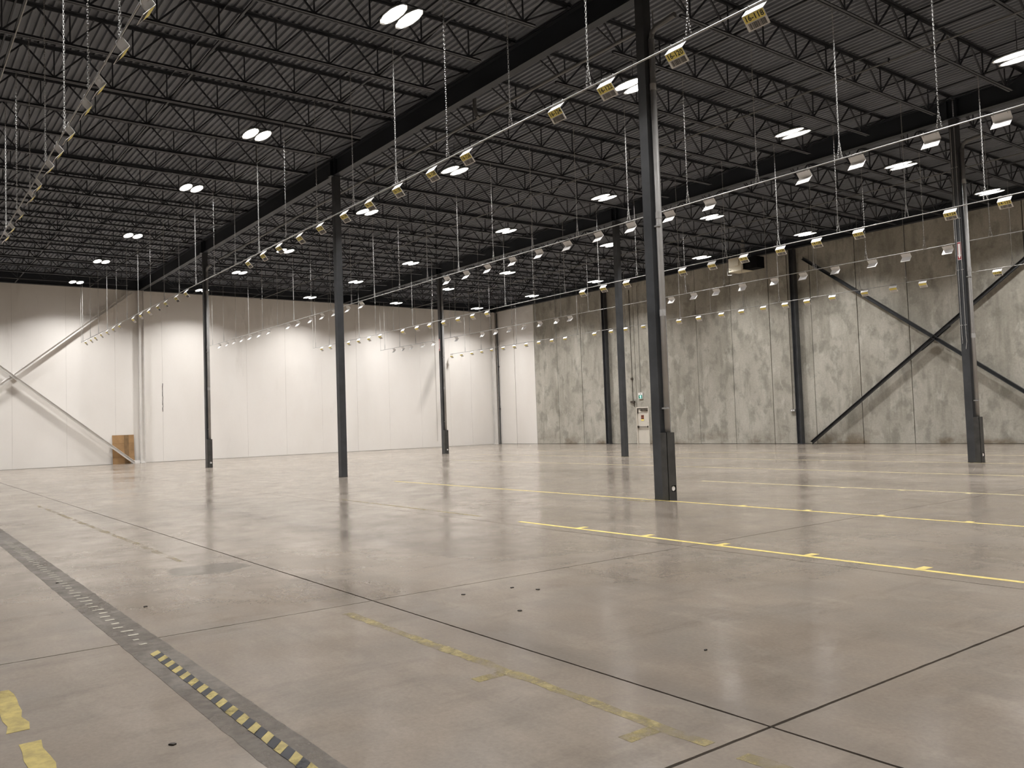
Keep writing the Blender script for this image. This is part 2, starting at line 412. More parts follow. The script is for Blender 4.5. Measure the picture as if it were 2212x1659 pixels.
# ------------------------------------------------------------------ columns, girders, perimeter beams
def column(x, y, label):
    r = empty('steel_column', (x, y, 0), label, 'column', 'free-standing charcoal columns')
    MB().box(-.1, .1, -.1, .1, .02, Z_G0-.02).build('shaft', M['column'], r)
    MB().box(-.106, .099, -.106, .106, 0, .02).build('base_plate', M['guard'], r)
    MB().box(-.15, .1, -.2, .2, Z_G0-.02, Z_G0).build('cap_plate', M['girder'], r)
    return r
def guard(x, y, label):
    r = empty('column_guard', (x+.1, y, 0), label, 'guard', 'steel guard boxes at the feet of columns')
    D, H, w2 = .15, 1.22, .102
    hy, hz, s = .035, .21, .055
    t = .008
    mb = MB().box(0, D, -w2, -w2+t, 0, H).box(0, D, w2-t, w2, 0, H)
    # outer plate with a square cut-out
    mb.box(D-t, D, -w2, hy-s, 0, H).box(D-t, D, hy+s, w2, 0, H).box(D-t, D, hy-s, hy+s, 0, hz-s).box(D-t, D, hy-s, hy+s, hz+s, H)
    mb.build('box', M['guard'], r)
    MB().tube((D-.03, hy, hz), (D-.012, hy, hz), .043, 14).build('cleanout_cap', M['sheet'], r)
    return r
def downpipe(x, y, z1, label, conduit=False):
    r = empty('downpipe', (x+.166, y+.02, 0), label, 'pipe', 'grey rainwater pipes on columns')
    MB().tube((0, 0, 1.225), (0, 0, z1), .05, 14).build('pipe', M['pipe'], r, smooth=True)
    for z in (5.2, 7.6, 3.4): MB().tube((0, 0, z-.06), (0, 0, z+.06), .057, 14).build('coupling', M['pipe'], r)
    for z in (1.66, 5.0):
        MB().box(-.06, .06, -.062, .0, z-.015, z+.015).build('strap', M['galv'], r)
    MB().path([(0, 0, z1), (.03, .0, z1+.1), (.14, .0, z1+.18), (.6, 0, z1+.22)], .05, 12).build('elbow', M['sprk'], r)
    if conduit: MB().tube((.0, .075, 1.22), (.0, .075, Z_G0-.3), .012, 8).build('conduit', M['galv'], r)
    return r
colC = column(CX[0], CY[0], 'nearest charcoal square steel column, standing full height in the foreground')
colB = column(CX[1], CY[0], 'slim charcoal column without a guard box, left of centre before white wall')
colA = column(CX[2], CY[0], 'thin charcoal column with foot guard, leftmost of the free-standing columns')
colD = column(CX[2], CY[1], 'far charcoal column with foot guard, standing nearest the room corner')
colE = column(CX[1], CY[1], 'charcoal column without a guard box, just left of the nearest column')
colG = column(CX[0], CY[1], 'charcoal column with two white conduits, farthest right in the hall')
guard(CX[0], CY[0], 'dark steel guard box at the foot of the nearest column')
guard(CX[2], CY[0], 'dark steel guard box on the leftmost free-standing column')
guard(CX[2], CY[1], 'dark steel guard box on the column nearest the corner')
guard(CX[0], CY[1], 'dark steel guard box on the column farthest right')
downpipe(CX[0], CY[0], 8.5, 'grey downpipe strapped to the right side of the nearest column', True)
downpipe(CX[2], CY[0], 8.5, 'grey downpipe on the leftmost free-standing column')
downpipe(CX[2], CY[1], 8.5, 'grey downpipe on the column nearest the corner')
downpipe(CX[0], CY[1], 8.5, 'grey downpipe on the column farthest right')
# conduits and arrow sign on the right column
for dx, z0, lab in ((-.055, 3.2, 'left of two thin white conduits running down the right column'), (.05, 3.05, 'right of two thin white conduits running down the right column')):
    r = empty('conduit', (CX[0]+dx, CY[1]-.115, 0), lab, 'conduit', 'white conduits on the right column')
    pts_ = [(0, 0, 9.1), (0, 0, 3.4), (.01, 0, 3.25), (-.02 if dx > 0 else 0, 0, z0)]
    MB().path(pts_, .011, 8).build('tube', M['galv'], r)
    for z in (8.0, 6.6, 5.2, 3.7): MB().box(-.03, .03, -.006, .014, z-.012, z+.012).build('clip', M['galv'], r)
def arrow_sign(x, y, z0, h, w_, label):
    r = empty('arrow_sign', (x, y, z0), label, 'sign', 'red arrow signs on columns')
    MB().box(-w_/2, w_/2, -.012, 0, 0, h).build('panel', M['red'], r)
    e = .011
    MB().box(-w_/2, w_/2, -.014, -.012, 0, e).box(-w_/2, w_/2, -.014, -.012, h-e, h).box(-w_/2, -w_/2+e, -.014, -.012, e, h-e).box(w_/2-e, w_/2, -.014, -.012, e, h-e).build('border', M['sheet'], r)
    s = w_*.22
    MB().prism([(-s, h*.9), (-s, h*.28), (-s*1.5, h*.28), (0, h*.06), (s*1.5, h*.28), (s, h*.28), (s, h*.9)], 'y', -.015, -.012).build('arrow', M['sheet'], r)
arrow_sign(CX[0]-.002, CY[1]-.102, 5.47, .49, .125, 'red sign with white down arrow on the right column')
arrow_sign(CX[2]-.02, CY[1]-.102, 5.35, .62, .12, 'red sign with white down arrow on column nearest corner')

def ibeam(mb, p, q, d, bw, tf=.022, tw=.014):
    # p,q at the underside centre line
    (x0, y0, z0), (x1, y1, _) = p, q
    alongx = abs(x1-x0) > abs(y1-y0)
    def B(o0, o1, a, b):
        if alongx: mb.box(min(x0, x1), max(x0, x1), y0+o0, y0+o1, a, b)
        else: mb.box(x0+o0, x0+o1, min(y0, y1), max(y0, y1), a, b)
    B(-bw/2, bw/2, z0, z0+tf); B(-tw/2, tw/2, z0+tf, z0+d-tf); B(-bw/2, bw/2, z0+d-tf, z0+d)
    return mb
for cy, lab in ((CY[0], 'deep charcoal roof girder running over the nearest row of columns'), (CY[1], 'charcoal roof girder over the rear row of columns')):
    r = empty('roof_girder', (0, cy, 0), lab, 'beam', 'roof girders')
    e = [XE] + [CX[0]+13.22] + CX + [XW+.05]
    for a, b in zip(e[:-1], e[1:]):
        ibeam(MB(), (a-.02, 0, Z_G0), (b+.02, 0, Z_G0), Z_G1-Z_G0, .21).build('beam', M['girder'], r)
    for x in CX:
        for s in (-.13, .13):
            MB().box(x+s-.006, x+s+.006, -.12, .12, Z_G0+.022, Z_G1-.022).build('stiffener', M['girder'], r)
r = empty('roof_girder', (0, -.64, 0), 'charcoal roof girder passing just behind the camera', 'beam', 'roof girders')
ibeam(MB(), (XE, 0, Z_G0), (XW+.05, 0, Z_G0), Z_G1-Z_G0, .26).build('beam', M['girder'], r)
r = empty('edge_beam', (XW+.15, 0, 0), 'black edge beam along the top of the white wall', 'beam', 'beams along the wall tops')
ibeam(MB(), (0, YS+.1, 9.36), (0, YW-.02, 9.36), .58, .26).build('beam', M['girder'], r)
MB().box(-.14, -.11, YS+.1, YW-.02, 9.42, 9.96).build('closure_strip', M['girder'], r)
r = empty('edge_beam', (0, YW-.16, 0), 'black edge beam along the top of the grey concrete wall', 'beam', 'beams along the wall tops')
ibeam(MB(), (XE, 0, 9.40), (XW+.32, 0, 9.40), .50, .26).build('beam', M['girder'], r)
MB().box(XW+.3, XE, .11, .14, 9.42, 9.96).build('closure_strip', M['girder'], r)

# wall columns and cross bracing
def wall_column(name, x, y, face, mat, label, group=None, H=9.36, s=.25):
    r = empty(name, (x, y, 0), label, 'column', group)
    h = s/2; t = .02
    if face == 'y': mb = MB().box(-h, h, -h, -h+t, 0, H).box(-h, h, h-t, h, 0, H).box(-t/2, t/2, -h+t, h-t, 0, H)
    else: mb = MB().box(-h, -h+t, -h, h, 0, H).box(h-t, h, -h, h, 0, H).box(-h+t, h-t, -t/2, t/2, 0, H)
    mb.build('shaft', mat, r)
    MB().box(-h-.03, h+.03, -h-.0, h, 0, .025).build('base_plate', mat, r)
    return r
wall_column('wall_column', CX[2], YW-.165, 'x', M['column'], 'black wall column on the grey concrete left of the exit door', 'black wall columns')
wall_column('wall_column', CX[1], YW-.165, 'x', M['column'], 'black wall column on grey concrete where the cross brace starts', 'black wall columns')
wall_column('wall_column', CX[0], YW-.165, 'x', M['column'], 'black wall column beyond the cross brace at the far right', 'black wall columns')
wall_column('wall_column', XW+.17, CY[0], 'y', M['whitesteel'], 'white painted steel column against the white wall behind cardboard')
wall_column('wall_column', XW+.17, -.64, 'y', M['whitesteel'], 'white painted steel column against white wall, outside the view at left')
r = wall_column('wall_column', XW+.15, YW-.35, 'x', M['whitesteel'], 'white painted steel column in the corner of the two walls', s=.22)
r = empty('corner_pipe', (XW+.32, YW-.1, 0), 'thin black pipe running down beside the corner column', 'pipe')
MB().tube((0, 0, 0), (0, 0, 9.3), .035, 8).build('tube', M['column'], r)
for z in (2.5, 5.5, 8.3): MB().box(-.05, .05, -.04, .09, z-.015, z+.015).build('clip', M['column'], r)

def brace(root, p, q, mat, up, size=.13):
    # two angles back to back: a web leg and a flange leg
    p = Vector(p); q = Vector(q); d = (q-p).normalized(); n = Vector(up); a = d.cross(n).normalized()
    mb = MB()
    mb.bar(p, q, size, .012, up=up)
    mb.bar(p+n*.05+a*(size/2), q+n*.05+a*(size/2), .014, .10, up=up)
    mb.bar(p+n*.05-a*(size/2), q+n*.05-a*(size/2), .014, .10, up=up)
    return mb.build('diagonal', mat, root)
r = empty('cross_brace', (0, 0, 0), 'black steel cross brace on the grey concrete wall at right', 'brace')
yb = YW-.19
xm = (-23.3-11.3)/2
brace(r, (-23.32, yb, .06), (-11.3, yb, 8.82), M['column'], (0, -1, 0))
brace(r, (-23.32, yb-.02, 8.82), (-11.3, yb-.02, .06), M['column'], (0, -1, 0))
MB().bar((xm-.62, yb-.01, 4.44-.452), (xm+.62, yb-.01, 4.44+.452), .19, .03, up=(0, -1, 0)).build('gusset_plate', M['column'], r)
r = empty('cross_brace', (0, 0, 0), 'white painted steel cross brace on the white wall at left', 'brace')
xb = XW+.24
ym = (10.86-.2)/2
brace(r, (xb, 10.95, .05), (xb, -.2, 9.25), M['whitesteel'], (1, 0, 0))
brace(r, (xb-.02, 10.95, 9.25), (xb-.02, -.2, .05), M['whitesteel'], (1, 0, 0))
MB().bar((xb-.01, ym-.42, 4.65-.35), (xb-.01, ym+.5, 4.65+.41), .2, .03, up=(1, 0, 0)).build('gusset_plate', M['whitesteel'], r)
MB().box(xb-.03, xb, 10.8, 11.28, 0, .16).build('end_plate', M['whitesteel'], r)

# ------------------------------------------------------------------ roof joists
HALF = .585
def joist_meshes(y0, y1, inner0, inner1):
    L = y1-y0; yc = L/2
    nodes = [yc+1.17*k for k in range(-4, 5)]
    nodes = [n for n in nodes if .8 < n < L-.8]
    e0, e1 = nodes[0]-.30, nodes[-1]+.30
    tc = MB()
    for s in (-1, 1):
        tc.box(s*.012 if s > 0 else -.062, .062 if s > 0 else -.012, inner0, L-inner1, Z_DECK-.008, Z_DECK)
        tc.box(.012 if s > 0 else -.018, .018 if s > 0 else -.012, inner0, L-inner1, Z_DECK-.065, Z_DECK-.008)
    tc.box(-.06, .06, inner0-.02, inner0+.12, Z_G1, Z_DECK-.065).box(-.06, .06, L-inner1-.12, L-inner1+.02, Z_G1, Z_DECK-.065)
    bc = MB()
    for s in (-1, 1):
        bc.box(.012 if s > 0 else -.060, .060 if s > 0 else -.012, e0, e1, Z_BC, Z_BC+.008)
        bc.box(.012 if s > 0 else -.018, .018 if s > 0 else -.012, e0, e1, Z_BC+.008, Z_BC+.058)
    zt, zb = Z_DECK-.05, Z_BC+.04
    webs = []
    for n in nodes:
        for s in (-1, 1): webs.append(('diagonal', (0, n, zb), (0, n+s*HALF, zt)))
        webs.append(('vertical', (0, n, zb), (0, n, zt)))
    webs.append(('diagonal', (0, nodes[0], zb), (0, inner0+.10, zt))); webs.append(('diagonal', (0, nodes[-1], zb), (0, L-inner1-.10, zt)))
    return tc.mesh('top_chord', M['joist']), bc.mesh('bottom_chord', M['joist']), webs
def rel_mesh(nm, p, q):
    d = Vector(q)-Vector(p)
    return MB().bar((0, 0, 0), d, .034 if nm == 'diagonal' else .026, .030 if nm == 'diagonal' else .026, up=(1, 0, 0)).mesh(nm, M['joist'])
BAYS = [(-.64, CY[0], .10, .10, 'over the near left bay'), (CY[0], CY[1], .10, .10, 'over the middle bay'), (CY[1], YW-.16, .10, .10, 'over the bay beside the grey wall')]
JX = [CX[0]-JS*k for k in range(20, -6, -1)]     # from the white wall towards the camera
JX = [x for x in JX if x > XW+.5]
for y0, y1, i0, i1, bay in BAYS:
    tcm, bcm, webs = joist_meshes(y0, y1, i0, i1)
    cache = {}
    wm = MB()
    for nm, p, q in webs: wm.bar(p, q, .034 if nm == 'diagonal' else .026, .030, up=(1, 0, 0))
    wmesh = wm.mesh('web', M['joist'])
    for k, x in enumerate(JX):
        pts_ = [(x, y0+(y1-y0)*t/10, Z_BC) for t in range(11)]
        if not in_view(pts_, 260): continue
        r = empty('roof_joist', (x, y0, 0), 'black open-web roof joist %s, %s from the white wall' % (bay, ordinal(k)), 'joist', 'roof joists '+bay)
        inst('top_chord', tcm, r); inst('bottom_chord', bcm, r)
        near = math.hypot(x, (y0+y1)/2) < 27
        if near:
            for nm, p, q in webs:
                key = (nm, tuple(round(b-a, 4) for a, b in zip(p, q)))
                if key not in cache: cache[key] = rel_mesh(nm, p, q)
                inst(nm, cache[key], r, p)
        else: inst('web', wmesh, r)
# bridging angles that tie the joists together
bi = 0
for (y0, y1, i0, i1, bay) in BAYS:
    for t, nm in ((.22, 'near'), (.5, 'middle'), (.78, 'far')):
        y = y0+(y1-y0)*t+.09
        for z, lv in ((Z_BC+.062, 'lower'), (Z_DECK-.075, 'upper')):
            r = MB().box(XW+.3, XE-.2, y-.02, y+.02, z, z+.005).box(XW+.3, XE-.2, y-.02, y-.015, z-.035 if lv == 'upper' else z+.005, z if lv == 'upper' else z+.04).build('bridging_angle', M['joist'])
            tag(r, '%s bridging angle, %s line tying joists %s' % (lv, nm, bay), 'bridging', 'joist bridging angles')
# pipes and conduit under the roof
def run_pipe(y, z, x0, x1, rad, label, mat, heads=True):
    r = empty('sprinkler_pipe', (0, y, z), label, 'pipe', 'sprinkler pipes under the roof')
    MB().tube((x0, 0, 0), (x1, 0, 0), rad, 8).build('tube', mat, r)
    x = x0-1.2
    while heads and x > x1:
        mb = MB().tube((x, 0, rad), (x, 0, rad+.05), .012, 6).tube((x, 0, rad+.05), (x, 0, rad+.055), .022, 8)
        mb.build('sprinkler_head', M['galv'], r)
        x -= 3*JS
    x = x0-.6
    while x > x1:
        MB().box(x-.012, x+.012, -rad-.004, rad+.004, -rad-.004, Z_BC-z+.02).build('hanger', M['joist'], r); x -= JS*2
    return r
run_pipe(17.93, 9.215, XE-.5, XW+.6, .021, 'thin sprinkler pipe crossing under joists of the middle bay', M['sprk'])
run_pipe(28.05, 9.215, XE-.5, XW+.6, .021, 'thin sprinkler pipe crossing under joists beside the grey wall', M['sprk'])
r = empty('roof_conduit', (0, 12.15, 9.22), 'dull pipe running close beside the nearest roof girder', 'pipe')
MB().tube((-11.5, 0, 0), (-37.5, 0, 0), .035, 10).build('tube', M['sprk'], r)
MB().path([(-17.1, -.0, 0), (-17.1, -.10, .03), (-17.1, -.14, .2), (-17.1, -.14, .6)], .05, 10).build('elbow', M['sprk'], r)
r = MB().tube((-2, 1.3, 6.3), (XW+2, 1.3, 6.3), .008, 8).build('overhead_cable', M['rod'])
tag(r, 'bare overhead cable left of the leftmost sign rod', 'cable')

# ------------------------------------------------------------------ lamps
LX = [-45.78, -39.89, -34.18, -26.63, -20.94, -13.41, -7.70, -.2]
LY = [1.74, 7.81, 13.89, 20.03, 25.71, 31.8]
ZL = 9.12
LROW = ['left of the view', 'first row from the left', 'second row from the left', 'third row', 'fourth row', 'row nearest the grey wall']
def oval(a, b, z, n=12): return [(a*math.cos(2*math.pi*(k+.5)/n), b*math.sin(2*math.pi*(k+.5)/n), z) for k in range(n)]
hous = MB().box(-.40, .40, -.29, .29, .045, .07).box(-.12, .12, -.1, .1, .07, .14).mesh('housing', M['girder'])
N_ = 12
refl = MB(); refl.add(oval(.43, .14, .044), []); refl.add(oval(.455, .15, .012), []); refl.add(oval(.463, .158, .012), []); refl.add(oval(.438, .148, .046), [])
refl.f = [[a, (a+1) % N_, N_+(a+1) % N_, N_+a] for a in range(N_)]+[[N_+a, N_+(a+1) % N_, 2*N_+(a+1) % N_, 2*N_+a] for a in range(N_)]+[[2*N_+a, 2*N_+(a+1) % N_, 3*N_+(a+1) % N_, 3*N_+a] for a in range(N_)]
refl.mi = [0]*len(refl.f)
refl = refl.mesh('reflector', M['reflector'])
pan = MB().add(oval(.43, .138, .022, 8), [tuple(range(7, -1, -1))]).mesh('led_panel', M['lamp'])
ld = bpy.data.lights.new('led_board', 'AREA'); ld.shape = 'ELLIPSE'; ld.size = .84; ld.size_y = .27
ld.energy = LAMP_POWER; ld.color = LAMP_TINT; ld.spread = math.radians(LAMP_SPREAD)
hook = MB().tube((0, 0, .14), (0, 0, Z_DECK-ZL), .008, 6).mesh('hanger', M['joist'])
for j, y in enumerate(LY):
    for i, x in enumerate(LX):
        vis = in_view([(x, y, ZL)], 20)
        lab = 'twin-panel high bay light, %s, %s lamp from the white wall' % (LROW[j], ordinal(i))
        r = empty('high_bay_light', (x, y, ZL), lab, 'light', 'high bay lights')
        inst('housing', hous, r); [inst('led_panel', pan, inst('reflector', refl, r, (0, dy, 0))) for dy in (-.165, .165)]; [inst('led_board', ld, r, (0, dy, .012)) for dy in (-.165, .165)]; inst('hanger', hook, r)

# ------------------------------------------------------------------ hanging rods, chains and signs
ZR = 6.3
ROD = [
 dict(y=2.33, face=1, nm='the leftmost rod', serie=None, xs=[-9.55,-10.75,-12.06,-12.97,-14.25,-15.27,-16.21,-17.49,-18.38,-19.99,-21.38,-22.32], end=-47),
 dict(y=8.22, face=-1, nm='the rod before the nearest column', serie=16, xs=[-5.9,-7.12,-8.42,-9.51,-11.94,-13.1,-14.38,-15.58,-16.75,-18.03,-19.21,-20.53,-21.63,-22.78,-28.67,-29.81,-31.14,-32.19,-33.5,-34.73,-35.97,-38.32,-39.51,-40.8,-41.97,-43.29,-44.37,-45.6], end=-47.1),
 dict(y=14.66, face=1, nm='the rod behind the nearest column', serie=None, xs=[-5.94,-7.1,-8.5,-9.63,-12.01,-13.2,-14.45,-15.62,-16.84,-18.04,-19.27,-20.52,-21.67,-22.81,-28.84,-29.99,-31.25,-32.38,-33.59,-34.9,-36.0,-38.35,-39.62,-40.85,-42.04,-43.19,-44.31,-45.5], end=-47.1),
 dict(y=20.68, face=-1, nm='the rod before the right column', serie=14, xs=[-8.39,-9.62,-12.0,-13.24,-14.4,-15.69,-16.9,-18.09,-20.63,-21.79,-22.9,-28.99,-30.07,-31.22,-32.44,-33.66,-34.81,-36.18,-38.53,-39.76,-40.96,-42.17,-44.53,-45.66], end=-47.0),
 dict(y=25.28, face=1, nm='the rod behind the right column', serie=None, xs=[-11.93,-13.2,-14.3,-15.61,-16.83,-17.99,-19.36,-20.57,-21.68,-22.84,-29.01,-29.97,-31.21,-32.44,-33.64,-34.83,-36.04,-38.5,-40.87,-42.09,-43.37,-44.38,-45.49], end=-47.2),
 dict(y=31.30, face=-1, nm='the rearmost rod', serie=12, xs=[-13.08,-15.72,-16.88,-18.05,-19.47,-20.65,-21.73,-22.85,-24.03,-25.17,-26.53,-27.76,-30.16,-31.44,-32.54,-33.85,-36.31,-37.5,-38.7,-39.93,-41.12,-42.27,-43.52,-44.63,-45.78,-46.99,-48.2], end=-48.45),
]
# chain: welded links, the last piece forks round the rod
def link(mb, c, d, L, wd, t, roll):
    d = Vector(d).normalized(); a = d.cross(Vector((.3, .9, .1))).normalized(); b = d.cross(a)
    s = a*math.cos(roll)+b*math.sin(roll); n = d.cross(s)
    ring = [(-L/2, 0), (-L*.28, wd/2), (L*.28, wd/2), (L/2, 0), (L*.28, -wd/2), (-L*.28, -wd/2)]
    P_ = [Vector(c)+d*u+s*v for u, v in ring]
    vs = []
    for i, p in enumerate(P_):
        o = (p-Vector(c)).normalized()*t
        vs += [p+o, p+n*t, p-o, p-n*t]
    fs = []
    for i in range(6):
        j = (i+1) % 6
        for k in range(4):
            l = (k+1) % 4
            fs.append((4*i+k, 4*i+l, 4*j+l, 4*j+k))
    mb.add(vs, fs)
mb = MB(); zz = .34; k = 0
top = Z_BC-ZR
while zz < top+.02:
    link(mb, (0, 0, zz), (0, 0, 1), .056, .022, .0038, k*math.pi/2); zz += .041; k += 1
for s in (-1, 1):
    p0 = Vector((s*.045, 0, .01)); p1 = Vector((0, 0, .33)); n = 8
    for k in range(n):
        link(mb, p0.lerp(p1, (k+.5)/n), p1-p0, .056, .026, .0042, k*math.pi/2)
chain_mesh = mb.mesh('chain', M['galv'])

# bent sign sheets (face -1: label looks towards -Y, +1: away from the camera)
SW = .30
def sign_meshes(face):
    s = face
    # profile in (y,z) from the rod: top, bend, foot
    top_, bend, foot = (s*.00, -.028), (s*.085, -.128), (s*-.045, -.275)
    t = .004
    mb = MB()
    for a, b in ((top_, bend), (bend, foot)):
        mb.bar((0, a[0], a[1]), (0, b[0], b[1]), SW, t, up=(0, s, .0) if False else (0, (b[1]-a[1]), -(b[0]-a[0])))
    plate = mb.mesh('sheet', M['sheet'])
    hk = MB()
    hk.path([(0, 0, -.055), (0, -.014, -.02), (0, -.014, .006), (0, 0, .026), (0, .014, .006), (0, .012, -.03)], .0035, 6)
    return plate, hk.mesh('hook', M['galv']), bend, foot
SM = {f: sign_meshes(f) for f in (-1, 1)}
def label_frame(face):
    _, _, bend, foot = SM[face]
    b = Vector((0, bend[0], bend[1])); f = Vector((0, foot[0], foot[1])); d = (f-b)
    L = d.length; d.normalize()
    right = Vector((1, 0, 0)) if face == -1 else Vector((-1, 0, 0))
    nrm = right.cross(-d)      # out of the label
    return b, d, L, right, nrm
def flat(name, face, u0, u1, v0, v1, mat, lift):
    b, d, L, rt, nr = label_frame(face)
    o = b+nr*lift
    P4 = [o+rt*u0+d*v0, o+rt*u0+d*v1, o+rt*u1+d*v1, o+rt*u1+d*v0]
    q = nr*.0008
    mb = MB().add([p for p in P4]+[p-q for p in P4], [(0,1,2,3),(7,6,5,4),(0,4,5,1),(1,5,6,2),(2,6,7,3),(3,7,4,0)])
    return mb, mb.mesh(name, mat)
LAB = {}; BAR = {}; BARBG = {}
for f_ in (-1, 1):
    LAB[f_] = flat('number_label', f_, -.142, .142, .004, .096, M['yellow'], .0034)[1]
    BARBG[f_] = flat('barcode_label', f_, -.118, .122, .104, .186, M['barp'], .0034)[1]
    mb = MB(); u = -.112; rnd = random.Random(3)
    while u < .11:
        w_ = rnd.choice([.003, .005, .008, .011])
        b_, d_, L_, rt_, nr_ = label_frame(f_)
        o = b_+nr_*.0042
        P4 = [o+rt_*u+d_*.108, o+rt_*u+d_*.182, o+rt_*(u+w_)+d_*.182, o+rt_*(u+w_)+d_*.108]; q = nr_*.0006
        mb.add(P4+[p-q for p in P4], [(0,1,2,3),(7,6,5,4),(0,4,5,1),(1,5,6,2),(2,6,7,3),(3,7,4,0)])
        u += w_+rnd.choice([.003, .004, .006])
    BAR[f_] = mb.mesh('barcode_bars', M['ink'])
TXT = {}
def text_mesh(s):
    if s in TXT: return TXT[s]
    cu = bpy.data.curves.new('number', 'FONT'); cu.body = s; cu.size = .092; cu.align_x = 'CENTER'; cu.align_y = 'CENTER'
    cu.extrude = .0006; cu.offset = .0016; cu.resolution_u = 2; cu.space_character = 1.02
    o = bpy.data.objects.new('tmp_number', cu); COL.objects.link(o)
    dg = bpy.context.evaluated_depsgraph_get()
    me = bpy.data.meshes.new_from_object(o.evaluated_get(dg)); me.name = 'number'
    me.materials.clear(); me.materials.append(M['ink'])
    bpy.data.objects.remove(o); TXT[s] = me
    return me
REF = [-5.9-1.207*k for k in range(0, 45)]
def number_for(x):
    k = round((-5.9-x)/1.207)
    if k > 4: k -= 1          # no sign at the column line
    if k > 17: k -= 4
    return 118+2*k
for ri, R in enumerate(ROD):
    y = R['y']; end = R['end']; x_start = -2.4
    r = empty('hanging_rod', (0, y, ZR), ('long galvanised rod hung on chains, ' + ['leftmost, nearest overhead', 'carrying yellow labels before the nearest column', 'passing just behind the nearest column',
        'carrying yellow labels before the right column', 'passing just behind the right column', 'rearmost, before the grey wall'][ri]), 'rod', 'hanging sign rods')
    x = x_start
    while x > end+.01:
        x2 = max(end, x-3.05)
        MB().tube((x, 0, 0), (x2, 0, 0), .0125, 8).build('rod_length', M['rod'], r)
        if x2 > end+.01: MB().tube((x2+.04, 0, 0), (x2-.04, 0, 0), .018, 8).build('coupling', M['rod'], r)
        x = x2
    cx_list = [q for q in JX if end+.05 < q < x_start]
    for ci, q in enumerate(cx_list):
        if not in_view([(q, y, ZR), (q, y, 7.7), (q, y, 9.2)], 60): continue
        o = inst('chain', chain_mesh, None, (q, y, ZR))
        tag(o, 'steel chain, %s from white wall, holding %s' % (ordinal(ci), R['nm']), 'chain', 'chains holding '+R['nm'])
    if -47.3 < end and ri in (0, 1, 2, 3, 4):
        o = MB().tube((end+.05, y, ZR), (end+.05, y, 9.3), .007, 6).build('end_chain', M['galv'])
        tag(o, 'last hanger of %s, next to the white wall' % R['nm'], 'chain', 'end hangers of the rods')
    f_ = R['face']; plate, hk, bend, foot = SM[f_]
    vis = [q for q in R['xs'] if in_view([(q, y, ZR-.1)], 40)]
    for si, q in enumerate(vis):
        dist = math.hypot(q, y)
        num = None
        if f_ == -1:
            num = '%d-%d' % (R['serie'], number_for(q))
        if f_ == -1 and dist < 24: lab = 'white sign reading %s, %s from right on %s' % (num, ordinal(si), R['nm'])
        elif f_ == -1: lab = 'yellow labelled bent sign, %s from right on %s' % (ordinal(si), R['nm'])
        else: lab = 'blank white sign back, %s from %s on %s' % (ordinal(si), 'top' if ri == 0 else 'right', R['nm'])
        s = empty('hanging_sign', (q, y, ZR), lab, 'sign', 'bent signs on '+R['nm'])
        inst('sheet', plate, s)
        for dx in (-.11, .11): inst('hook', hk, s, (dx, 0, 0))
        l = inst('number_label', LAB[f_], s); b = inst('barcode_label', BARBG[f_], s)
        if num and dist < 34:
            b_, d_, L_, rt_, nr_ = label_frame(f_)
            t = inst('number', text_mesh(num), l)
            mt_ = Matrix((rt_, -d_, nr_)).transposed().to_4x4(); mt_.translation = b_+d_*.05+nr_*.0045
            t.matrix_local = mt_
        if dist < 34: inst('barcode_bars', BAR[f_], b)
        s.rotation_euler = (random.uniform(-.05, .05), 0, random.uniform(-.03, .03))

# ------------------------------------------------------------------ things on the walls
r = empty('exit_sign', (-34.5, YW-.01, 2.60), 'lit green and white exit sign above the cream door', 'sign')
MB().box(-.17, .17, -.05, 0, 0, .36).build('housing', M['sheet'], r)
g_ = MB().box(-.14, .14, -.056, -.05, .02, .22).build('green_panel', M['green'], r)
fig = MB().prism([(-.05, .02), (-.01, .09), (-.02, .15), (-.06, .13), (-.07, .145), (-.01, .185), (.03, .175), (.075, .14), (.065, .125), (.03, .145), (.035, .10), (.06, .06), (.04, .02), (.025, .02), (.035, .055), (.0, .085), (-.03, .02)], 'y', -.060, -.056)
fig.build('running_figure', M['cyanlit'], g_)
MB().tube((.02, -.056, .202), (.02, -.060, .202), .017, 12).build('figure_head', M['cyanlit'], g_)
MB().box(-.02, .03, -.055, -.05, .27, .31).build('indicator', M['ink'], r)
MB().tube((0, -.02, .36), (0, -.02, 6.6), .012, 6).build('conduit', M['grey_box'], r)
r = empty('wall_conduit', (-35.15, YW-.03, 2.15), 'grey conduit with junction boxes beside the exit sign', 'conduit')
MB().path([(.1, 0, 0), (.1, 0, .18), (0, 0, .26), (0, 0, 6.9)], .016, 8).build('tube', M['brass'], r)
MB().box(-.16, .16, -.06, .03, .24, .36).build('junction_box', M['brass'], r)
MB().tube((0, -.05, 1.65), (0, .02, 1.65), .08, 10).build('round_box', M['brass'], r)
r = empty('wall_outlet', (-24.36, YW-.02, 1.55), 'small grey outlet box with conduit left of the black wall column', 'outlet')
MB().box(-.13, .13, -.07, .02, 0, .12).build('box', M['grey_box'], r)
MB().tube((0, -.02, .12), (0, -.02, 7.6), .014, 6).build('conduit', M['brass'], r)
MB().box(-.10, -.02, -.075, -.07, .03, .09).box(.02, .10, -.075, -.07, .03, .09).build('socket', M['sheet'], r)
r = MB().tube((XW+.03, 30.2, .4), (XW+.03, 30.2, 9.2), .012, 6).build('wall_cable', M['wjoint'])
tag(r, 'thin grey cable running down the white wall near the corner', 'cable')
